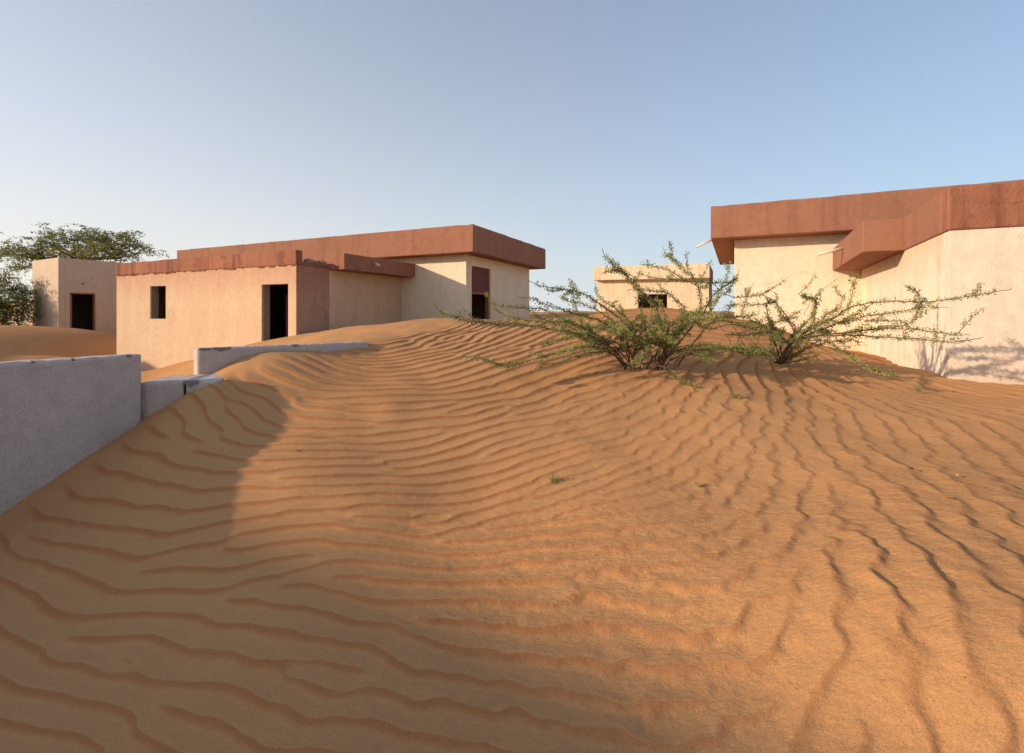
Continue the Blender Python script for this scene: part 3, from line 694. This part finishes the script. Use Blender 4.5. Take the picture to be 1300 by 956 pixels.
def shrub(root_obj, branches, d0, dens=.0047, size=.0185, reach=.036, seed=1, sub=True):
    r_ = random.Random(seed)
    for br in branches:
        pxs, dend = br[0], br[1]; fol = br[2] if len(br) > 2 else 1.0; rad = br[3] if len(br) > 3 else .007
        dst = br[4] if len(br) > 4 else d0
        n_ = len(pxs)
        pp = [at(x, y, dst+(dend-dst)*(i/(n_-1))**.9) for i, (x, y) in enumerate(pxs)]
        path = catmull(pp, .035)
        path = [p+Vector((r_.gauss(0, 1), r_.gauss(0, 1), r_.gauss(0, 1)))*.0035 for p in path]
        m = len(path)
        o = mesh_obj('branch', *tube(path, [rad*(1-.8*i/(m-1))+.0012 for i in range(m)], 5), M['bark'], root_obj, True)
        V = []; Fc = []
        if fol > 0:
            k0 = int(m*(.45 if rad in (.005, .004) and len(pxs) == 4 else .28)); leaves_along(path[k0:], dens/fol, size, r_, reach*r_.uniform(.85, 1.15), V, Fc)
        # short spiny side twigs carrying leaves of their own
        TV = []; TF = []
        for k in range(int(m*(.10 if fol > 0 else .16)*min(1.2, max(.5, fol)))):
            i = r_.randrange(m//6, max(m//6+1, m-2)); p = path[i]; dr = (path[min(i+1, m-1)]-path[i]).normalized()
            e = (dr*.9+Vector((r_.gauss(0, .7), r_.gauss(0, .7), r_.gauss(.15, .6)))).normalized(); ln = r_.uniform(.05, .20)
            tw = [p+e*ln*q+Vector((0, 0, r_.uniform(-.01, .01)))*q for q in (0, .35, .7, 1)]
            v_, f_ = tube(tw, [.0028, .002, .0015, .0008], 3); i0 = len(TV); TV += v_; TF += [tuple(x+i0 for x in q) for q in f_]
            if fol > 0: leaves_along(tw, dens*1.1, size, r_, reach*.75, V, Fc, 0)
        if TV:
            tg = mesh_obj('twigs', TV, TF, M['twig'], o); tg['kind'] = 'stuff'
        if V:
            lf_ = mesh_obj('leaves', V, Fc, M['leaf'], o); lf_['kind'] = 'stuff'
R1 = [
 ([(800,464),(785,445),(750,430),(700,418),(660,412),(620,411),(597,408),(581,404),(559,395),(551,385)], 5.1),
 ([(795,468),(775,447),(750,440),(715,447),(685,454),(660,461),(641,466),(617,458),(605,450)], 4.9),
 ([(641,464),(618,457),(600,454),(577,453)], 4.75, .5, .003, 4.92),
 ([(800,466),(770,447),(735,451),(720,457),(700,462),(683,461)], 5.2, 1.0),
 ([(795,467),(775,440),(745,420),(720,407),(700,398),(688,392),(669,391),(644,389),(622,387)], 5.5),
 ([(797,466),(780,445),(745,425),(715,413),(685,409),(660,405),(640,399),(623,391)], 5.9),
 ([(800,466),(790,430),(770,412),(748,403),(728,397),(703,390),(687,385),(676,379),(656,377)], 5.2),
 ([(803,466),(805,440),(800,418),(785,403),(770,392),(755,381),(738,372),(723,369),(707,366),(686,363),(669,355)], 5.0),
 ([(765,440),(750,430),(740,415),(735,400),(729,385),(727,370),(722,353)], 5.9),
 ([(800,460),(795,430),(780,410),(760,395),(740,386),(720,382),(708,376)], 5.7),
 ([(828,470),(835,445),(840,420),(835,395),(825,380),(815,372),(805,363),(795,351),(781,338),(770,327),(764,315)], 4.9, 1.2, .009),
 ([(825,380),(812,366),(800,352),(786,340),(775,326)], 5.0, .9, .004, 5.1),
 ([(806,352),(790,345),(768,341)], 5.0, .8, .003, 5.05),
 ([(800,462),(808,430),(802,413),(790,400),(780,390),(765,382),(757,372),(755,358)], 5.8),
 ([(832,468),(845,440),(865,410),(868,390),(858,382),(850,373),(830,369),(808,367),(795,369)], 5.3),
 ([(838,468),(850,450),(870,425),(885,400),(889,388),(889,378),(886,362),(880,353),(868,343),(858,332),(845,320),(842,313)], 5.6),
 ([(889,372),(885,363),(875,358),(862,351),(848,343),(830,338),(811,335)], 5.5, .7, .004, 5.6),
 ([(845,455),(870,425),(892,400),(905,375),(935,353),(925,358),(900,359),(875,357),(850,355),(825,352),(806,345)], 5.4, .8),
 ([(886,362),(880,352),(876,345),(872,335),(871,319)], 5.7, .5, .003, 5.6),
 ([(888,372),(891,355),(899,336),(905,329)], 5.7, .35, .003, 5.65),
 ([(840,466),(845,445),(860,425),(880,405),(898,398),(908,385),(914,368),(922,352),(926,338),(930,323)], 6.1, .7),
 ([(840,468),(850,440),(870,405),(898,388),(912,378),(925,368),(933,355),(940,343)], 6.0, .9),
 ([(838,466),(840,450),(852,430),(862,418),(880,408),(905,401),(935,397)], 5.0, 1.7),
 ([(836,468),(838,440),(842,420),(846,398)], 5.1, 1.7),
 ([(838,466),(850,440),(868,415),(890,405),(910,408)], 4.9, 1.6),
 ([(838,468),(845,455),(860,446),(880,440),(910,439),(940,444),(967,447)], 5.2, 2.3, .007),
 ([(870,446),(885,446),(900,450),(893,455)], 5.1, 2.0, .004, 5.4),
 ([(850,456),(868,452),(890,446),(915,443),(945,447),(972,452)], 5.3, 2.2, .005, 5.5),
 ([(855,450),(875,444),(900,444),(925,441),(950,446),(985,455)], 5.1, 2.2, .005, 5.45),
 ([(862,448),(880,450),(897,455),(905,460)], 5.0, 2.0, .004, 5.3),
 ([(848,440),(858,420),(878,410),(905,404),(940,402),(965,398)], 5.6, 1.6, .005, 5.6),
 ([(850,430),(862,408),(872,400),(890,396)], 5.2, 2.0, .004, 5.5),
 ([(842,430),(852,412),(868,404),(888,412),(900,418)], 5.1, 2.0, .004, 5.5),
 ([(760,430),(742,424),(722,428),(700,434),(680,440)], 5.2, 1.5, .004, 5.5),
 ([(775,436),(750,438),(725,442),(705,452)], 5.0, 1.5, .004, 5.4),
 ([(752,418),(730,414),(705,410),(682,402),(668,398)], 5.7, 1.0, .003, 5.6),
 ([(930,425),(955,418),(975,412),(1000,404),(1020,392)], 5.9, 1.2, .004, 6.0),
 ([(900,420),(925,412),(950,416),(975,424)], 5.9, 1.3, .004, 5.9),
 ([(826,470),(836,464),(850,472),(862,481),(877,489),(901,499),(920,504),(935,503),(951,500)], 4.55, 1.2, .006),
 ([(830,462),(824,440),(819,448),(810,457),(797,465)], 5.1, 1.6, .005),
 ([(794,469),(785,456),(775,447),(765,436),(750,425)], 5.5, .5, .014),
 ([(806,470),(804,455),(791,437),(785,425),(775,410)], 5.6, .3, .010),
 ([(818,472),(824,461),(835,445),(845,430),(850,412)], 5.6, .3, .011),
 ([(836,470),(836,456),(838,440),(850,420)], 5.9, .3, .009),
 ([(800,468),(812,430),(815,405),(816,385)], 5.9, .8),
 ([(812,470),(822,430),(826,405),(828,380)], 5.8, .8),
 ([(835,468),(848,430),(846,405),(838,385),(832,372)], 6.1, .8),
 ([(838,470),(860,452),(875,448),(890,452)], 5.8, .0, .006),
 ([(745,452),(740,442),(748,447),(757,470)], 5.5, .0, .003),
 ([(905,359),(918,372),(935,378),(945,377),(960,375),(975,370),(990,360),(1001,352)], 6.0, .6, .004, 6.0),
 ([(860,465),(885,430),(905,408),(920,408),(945,410),(965,407)], 6.2, .8),
]
rr = random.Random(5)
for k in range(32):        # the dense low heart of the shrub
    x0 = rr.uniform(758, 862); y0 = rr.uniform(428, 450); x1 = rr.uniform(708, 892)*.85+x0*.15; y1 = rr.uniform(404, 444)
    if y1 > 436 and x1 > 795: y1 -= 12
    xm = x0*.4+x1*.6+rr.uniform(-8, 8)
    R1.append(([(x0, y0), (xm, y0*.35+y1*.65), (x1, y1), (x1+(x1-xm)*.5, y1+rr.uniform(-6, 8))], rr.uniform(4.9, 6.2), rr.uniform(1.0, 1.6), .005, rr.uniform(5.45, 5.7)))
b1 = thing('desert_shrub', at(812, 470, 5.6), 'larger thorny green shrub with long arching branches, on the crest of the dune at centre', 'shrub')
shrub(b1, R1, 5.58, seed=3)
R2 = [
 ([(989,463),(993,450),(1002,434),(1006,425),(1015,415)], 5.7, .3, .010),
 ([(989,462),(1003,434),(1030,427),(1053,426),(1080,426),(1123,428),(1147,429),(1167,430),(1200,434),(1229,432),(1247,429)], 4.7, .95, .009),
 ([(1020,428),(1053,424),(1100,419),(1125,417),(1150,417),(1170,419),(1190,422),(1213,425),(1232,425)], 4.6, 1.1, .006, 5.5),
 ([(1213,425),(1225,414),(1232,405),(1250,390)], 4.55, .4, .003, 4.62),
 ([(990,462),(1010,430),(1040,412),(1060,402),(1078,391),(1096,386),(1131,382),(1167,383),(1194,382),(1218,378),(1249,374),(1265,370),(1285,367)], 4.4, .75, .008),
 ([(1010,430),(1030,423),(1055,413),(1075,405),(1093,396),(1106,386)], 5.2, 1.0, .006, 5.7),
 ([(1030,424),(1060,411),(1090,403),(1110,400),(1130,397),(1150,394),(1165,392),(1180,390),(1204,390)], 4.9, .9, .006, 5.6),
 ([(1040,418),(1080,407),(1100,407),(1140,408),(1152,407)], 5.1, .9, .005, 5.5),
 ([(1060,424),(1100,419),(1127,416),(1145,413),(1158,409),(1163,400),(1167,390),(1168,380),(1164,371),(1155,366),(1147,361)], 4.9, 1.2, .006, 5.3),
 ([(1010,432),(1050,433),(1061,441),(1074,448),(1082,455),(1096,465),(1120,473),(1142,478)], 5.0, 1.5, .006, 5.6),
 ([(1040,414),(1070,398),(1079,385),(1082,370),(1084,360),(1080,355),(1078,344)], 5.8, .8, .004, 5.8),
 ([(1000,435),(1025,420),(1040,408),(1052,398),(1065,388),(1071,379),(1065,373)], 5.9, .9, .005),
 ([(1000,440),(1025,420),(1033,408),(1033,395),(1035,385),(1031,378),(1022,377),(1013,373)], 5.4, 1.5, .006),
 ([(1013,373),(1020,368),(1028,360),(1036,348)], 5.4, .6, .003, 5.4),
 ([(992,460),(975,420),(950,405),(942,400),(945,388),(950,372),(957,360)], 6.2, .7),
 ([(992,460),(980,425),(975,400),(974,385),(985,384),(970,386),(950,387),(920,387)], 6.0, .8),
 ([(998,450),(1006,425),(1010,415),(1005,410),(995,404),(988,393),(986,384)], 5.6, 1.0),
 ([(992,458),(990,425),(980,415),(975,400)], 5.5, 1.1),
 ([(995,450),(1010,425),(1025,408),(1035,392),(1043,374)], 6.3, .7),
 ([(1000,436),(985,424),(965,423),(945,425),(920,425)], 5.6, 1.1),
 ([(989,460),(982,450),(970,443),(950,440)], 5.5, 1.4),
 ([(990,462),(1000,455),(1015,448),(1035,435),(1045,430)], 5.6, 1.0),
 ([(992,462),(1015,458),(1028,455),(1040,450)], 5.5, .8),
 ([(1010,425),(1000,404),(990,390),(975,378),(960,372)], 6.1, .6),
 ([(1020,400),(1035,375),(1055,360),(1071,348)], 6.1, .0, .002, 6.1),
 ([(1040,436),(1060,440),(1085,438),(1102,438)], 5.9, .0, .002, 5.8),
 ([(930,445),(925,430),(915,415),(905,400)], 6.4, .0, .004, 6.4),
 ([(932,445),(940,425),(950,410),(955,395)], 6.5, .0, .004, 6.4),
 ([(950,448),(940,430),(930,412),(920,398)], 6.3, .2, .004, 6.3),
 ([(955,446),(965,425),(962,405),(965,390)], 6.4, .2, .004, 6.4),
]
for k in range(15):
    x0 = rr.uniform(985, 996); x1 = rr.uniform(960, 1075); y1 = rr.uniform(402, 436)+max(0, (x1-1010)*.1)
    xm = (x0+x1)/2+rr.uniform(-6, 6)
    R2.append(([(x0, 461), (xm, 461*.3+y1*.7), (x1, y1), (x1+(x1-xm)*.5, y1+rr.uniform(-6, 5))], rr.uniform(5.1, 6.4), rr.uniform(.7, 1.3), .004, 5.85))
for k in range(16):
    x0 = rr.uniform(984, 996); x1 = rr.uniform(935, 1040); y1 = rr.uniform(425, 455)
    R2.append(([(x0, 461), ((x0+x1)/2, (461+y1)/2), (x1, y1)], rr.uniform(5.3, 6.3), 0, .003, 5.85))
b2 = thing('desert_shrub', at(990, 463, 5.85), 'lower thorny shrub with long branches stretching right, in front of the right house wall', 'shrub')
shrub(b2, R2, 5.85, seed=8)

# ------------------------------------------------------------------ acacia trees at far left
def tree(root, trunk, clumps, dep, nleaf, seed, leaf=.085):
    r_ = random.Random(seed)
    base = trunk[0]; mesh_obj('trunk', *tube(catmull(trunk, .25), np.linspace(.16, .07, len(catmull(trunk, .25))), 8), M['bark'], root, True)
    V = []; Fc = []; tot = sum(c[2]*c[3] for c in clumps); fork = trunk[-1]
    for (px, py, rx, ry, *dd) in clumps:
        dc = dep+(dd[0] if dd else r_.uniform(-1.2, 1.2)); c = at(px, py, dc); k = dc/F
        mid = fork.lerp(c, .5)+Vector((r_.uniform(-.2, .2), r_.uniform(-.2, .2), -.15))
        pth = catmull([fork, mid, c], .2); mesh_obj('limb', *tube(pth, np.linspace(.055, .012, len(pth)), 5), M['bark'], root, True)
        nb = max(8, int(nleaf*rx*ry/tot/26))
        for b in range(nb):      # feathery sprays: each a short drooping twig lined with leaf faces
            o = Vector((max(-1.5, min(1.5, r_.gauss(0, .55)))*rx*k, r_.gauss(0, .5)*rx*k*.8, max(-1.3, min(1.2, r_.gauss(.05, .55)))*ry*k))
            p = c+o; dr = Vector((r_.gauss(.2, 1), r_.gauss(0, .8), r_.gauss(-.05, .28))).normalized(); ln = r_.uniform(.25, .7)
            for j in range(26):
                q = p+dr*ln*(j/26)+Vector((r_.gauss(0, 1), r_.gauss(0, 1), r_.gauss(0, .55)))*.055+Vector((0, 0, -.15*(j/26)**2))
                e = (dr*.4+Vector((r_.gauss(0, 1), r_.gauss(0, 1), r_.gauss(-.1, .4)))).normalized()
                w_ = e.cross(Vector((r_.gauss(0, .5), r_.gauss(0, .5), 1))).normalized(); l_ = leaf*r_.uniform(.5, 1.2); i0 = len(V)
                V += [q-e*l_*.5, q+w_*l_*.33, q+e*l_*.5, q-w_*l_*.33]; Fc.append((i0, i0+1, i0+2, i0+3))
    o = mesh_obj('crown', V, Fc, M['leaf_tree'], root); o['kind'] = 'stuff'
ta1 = thing('acacia_tree', at(95, 398, 24)+Vector((0, 0, -1.4)), 'wide flat topped acacia whose crown spreads above the pale outbuilding', 'tree')
b0 = ta1.location.copy()
tree(ta1, [b0, b0+Vector((.2, 0, 1.5)), b0+Vector((-.1, .1, 3.0)), b0+Vector((.1, 0, 4.0))],
     [(22,317,26,8),(8,322,14,6),(60,307,26,11),(95,303,32,14),(122,301,14,10),(140,307,26,13),(120,318,34,10),(75,322,34,10),(152,322,22,9),(175,314,16,6),(192,318,10,3),(45,326,22,7),(35,336,16,4),(160,300,10,8),(20,340,12,3)], 24, 23000, 4, .10)
ta2 = thing('acacia_tree', at(8, 398, 18.4)+Vector((-.7, 0, -.9)), 'low drooping acacia at the left edge casting its shadow on the outbuilding', 'tree')
b0 = ta2.location.copy()
tree(ta2, [b0, b0+Vector((.1, 0, .7)), b0+Vector((.0, .1, 1.3))],
     [(2,352,16,9,0),(14,366,20,9,.2),(30,372,15,9,.3),(8,380,24,10,-.2),(34,386,13,9,.3),(10,395,26,11,0),(30,402,16,8,.2),(5,410,20,8,0),(-25,372,26,18,-.3),(-30,395,26,16,-.3),(-12,385,20,16,-.8),(-50,370,22,18,-.4)], 18.4, 20000, 9, .08)

# ------------------------------------------------------------------ little things on the sand
def on_sand(px, py): 
    d_ = hit(px, py); p = at(px, py, d_)
    r0, _ = ripple(np.array([p.x]), np.array([p.y])); p.z = ground(p.x, p.y)+float(r0[0]); return p
def sprout(px, py, s, label, seed):
    p = on_sand(px, py); r_ = random.Random(seed); o = thing('seedling', p, label, 'seedling', None)
    V = []; Fc = []; LV = []; LF = []
    for k in range(4):
        e = Vector((r_.uniform(-1, 1), r_.uniform(-.6, .6), r_.uniform(.2, .8))).normalized()
        path = [p+Vector((0, 0, -.01)), p+e*s*.5, p+e*s+Vector((0, 0, -s*.15))]
        v_, f_ = tube(path, [.002, .0015, .0008], 4); i0 = len(V); V += v_; Fc += [tuple(x+i0 for x in q) for q in f_]
        leaves_along(path, s*.07, s*.15, r_, s*.16, LV, LF, 0)
    mesh_obj('stem', V, Fc, M['twig'], o); lo = mesh_obj('leaves', LV, LF, M['leaf'], o); lo['kind'] = 'stuff'
sprout(702, 612, .06, 'tiny green seedling sprouting on the sunlit ripples below the larger shrub', 1)
sprout(889, 618, .045, 'tiny green seedling on the sand right of centre, near the scattered straw', 2)
sprout(1168, 497, .07, 'small green sprig lying on the sand before the right wing wall', 3)
def pebble(px, py, s, label, mat, seed, flat=.6):
    p = on_sand(px, py); r_ = random.Random(seed); bm = bmesh.new(); bmesh.ops.create_icosphere(bm, subdivisions=2, radius=s)
    for v_ in bm.verts:
        q = v_.co; k = 1+.22*math.sin(q.x*170/s*.01+seed)+.18*math.cos(q.y*230/s*.01+seed*2)+r_.uniform(-.06, .06); v_.co = Vector((q.x*k*1.25, q.y*k, q.z*k*flat))
    me_ = bpy.data.meshes.new('pebble'); bm.to_mesh(me_); bm.free(); me_.materials.append(mat)
    o = bpy.data.objects.new('pebble', me_); C.objects.link(o); o.location = p+Vector((0, 0, s*flat*.5)); tag(o, label, 'pebble')
pebble(848, 720, .0075, 'pale pebble lying alone in the foreground right of centre', M['pebble'], 1)
pebble(862, 523, .011, 'small pale pebble just below the base of the larger shrub', M['pebble'], 2)
pebble(957, 575, .009, 'pale pebble on the ripples between shrub and right foreground', M['pebble'], 3)
pebble(1217, 604, .011, 'pale yellowish pebble on the right side of the dune', M['pebble'], 4)
pebble(1157, 597, .011, 'dark pebble on the right side of the dune', M['debris'], 5)
pebble(1170, 535, .014, 'dark pebble below the right wing wall', M['debris'], 6)
pebble(928, 745, .006, 'dark speck of stone in the lower right foreground', M['debris'], 7)
pebble(485, 522, .008, 'small dark pebble on the upper middle slope', M['debris'], 8)
pebble(389, 660, .006, 'small greenish dark pebble at the shadow edge on the left slope', M['debris'], 9)
pebble(145, 755, .006, 'small pale pebble in the shaded lower left sand', M['pebble'], 10)
def litter(px, py, s, n_, label, mat, seed, name='dry_straw', cat='straw'):
    p = on_sand(px, py); r_ = random.Random(seed); V = []; Fc = []
    for k in range(n_):
        an = r_.uniform(0, 6.28); e = Vector((math.cos(an), math.sin(an)*.8, r_.uniform(.02, .35))); q = p+Vector((r_.gauss(0, s*.15), r_.gauss(0, s*.15), .004))
        v_, f_ = tube([q-e*s*.35, q+Vector((0, 0, .003)), q+e*s*.65], [.0012, .0015, .0007], 4); i0 = len(V); V += v_; Fc += [tuple(x+i0 for x in g_) for g_ in f_]
    tag(mesh_obj(name, V, Fc, mat), label, cat)
litter(1035, 840, .055, 7, 'pale dry grass stalks lying in the lower right foreground', M['straw'], 1)
litter(1228, 862, .05, 3, 'pale dry straw near the bottom right corner of the sand', M['straw'], 2)
litter(378, 575, .035, 3, 'dark dry twig bits at the edge of the wall shadow', M['debris'], 3, 'dry_twig', 'twig')
litter(210, 612, .04, 3, 'dark dry twig bits in the shaded ripples below the garden wall', M['debris'], 4, 'dry_twig', 'twig')
litter(1187, 733, .05, 3, 'dry twig bits on the right foreground sand', M['debris'], 5, 'dry_twig', 'twig')
litter(885, 757, .03, 4, 'small dark litter beside the lone pale pebble', M['debris'], 6, 'dry_twig', 'twig')
litter(1210, 635, .06, 2, 'thin dry stalk on the right slope', M['debris'], 7, 'dry_twig', 'twig')
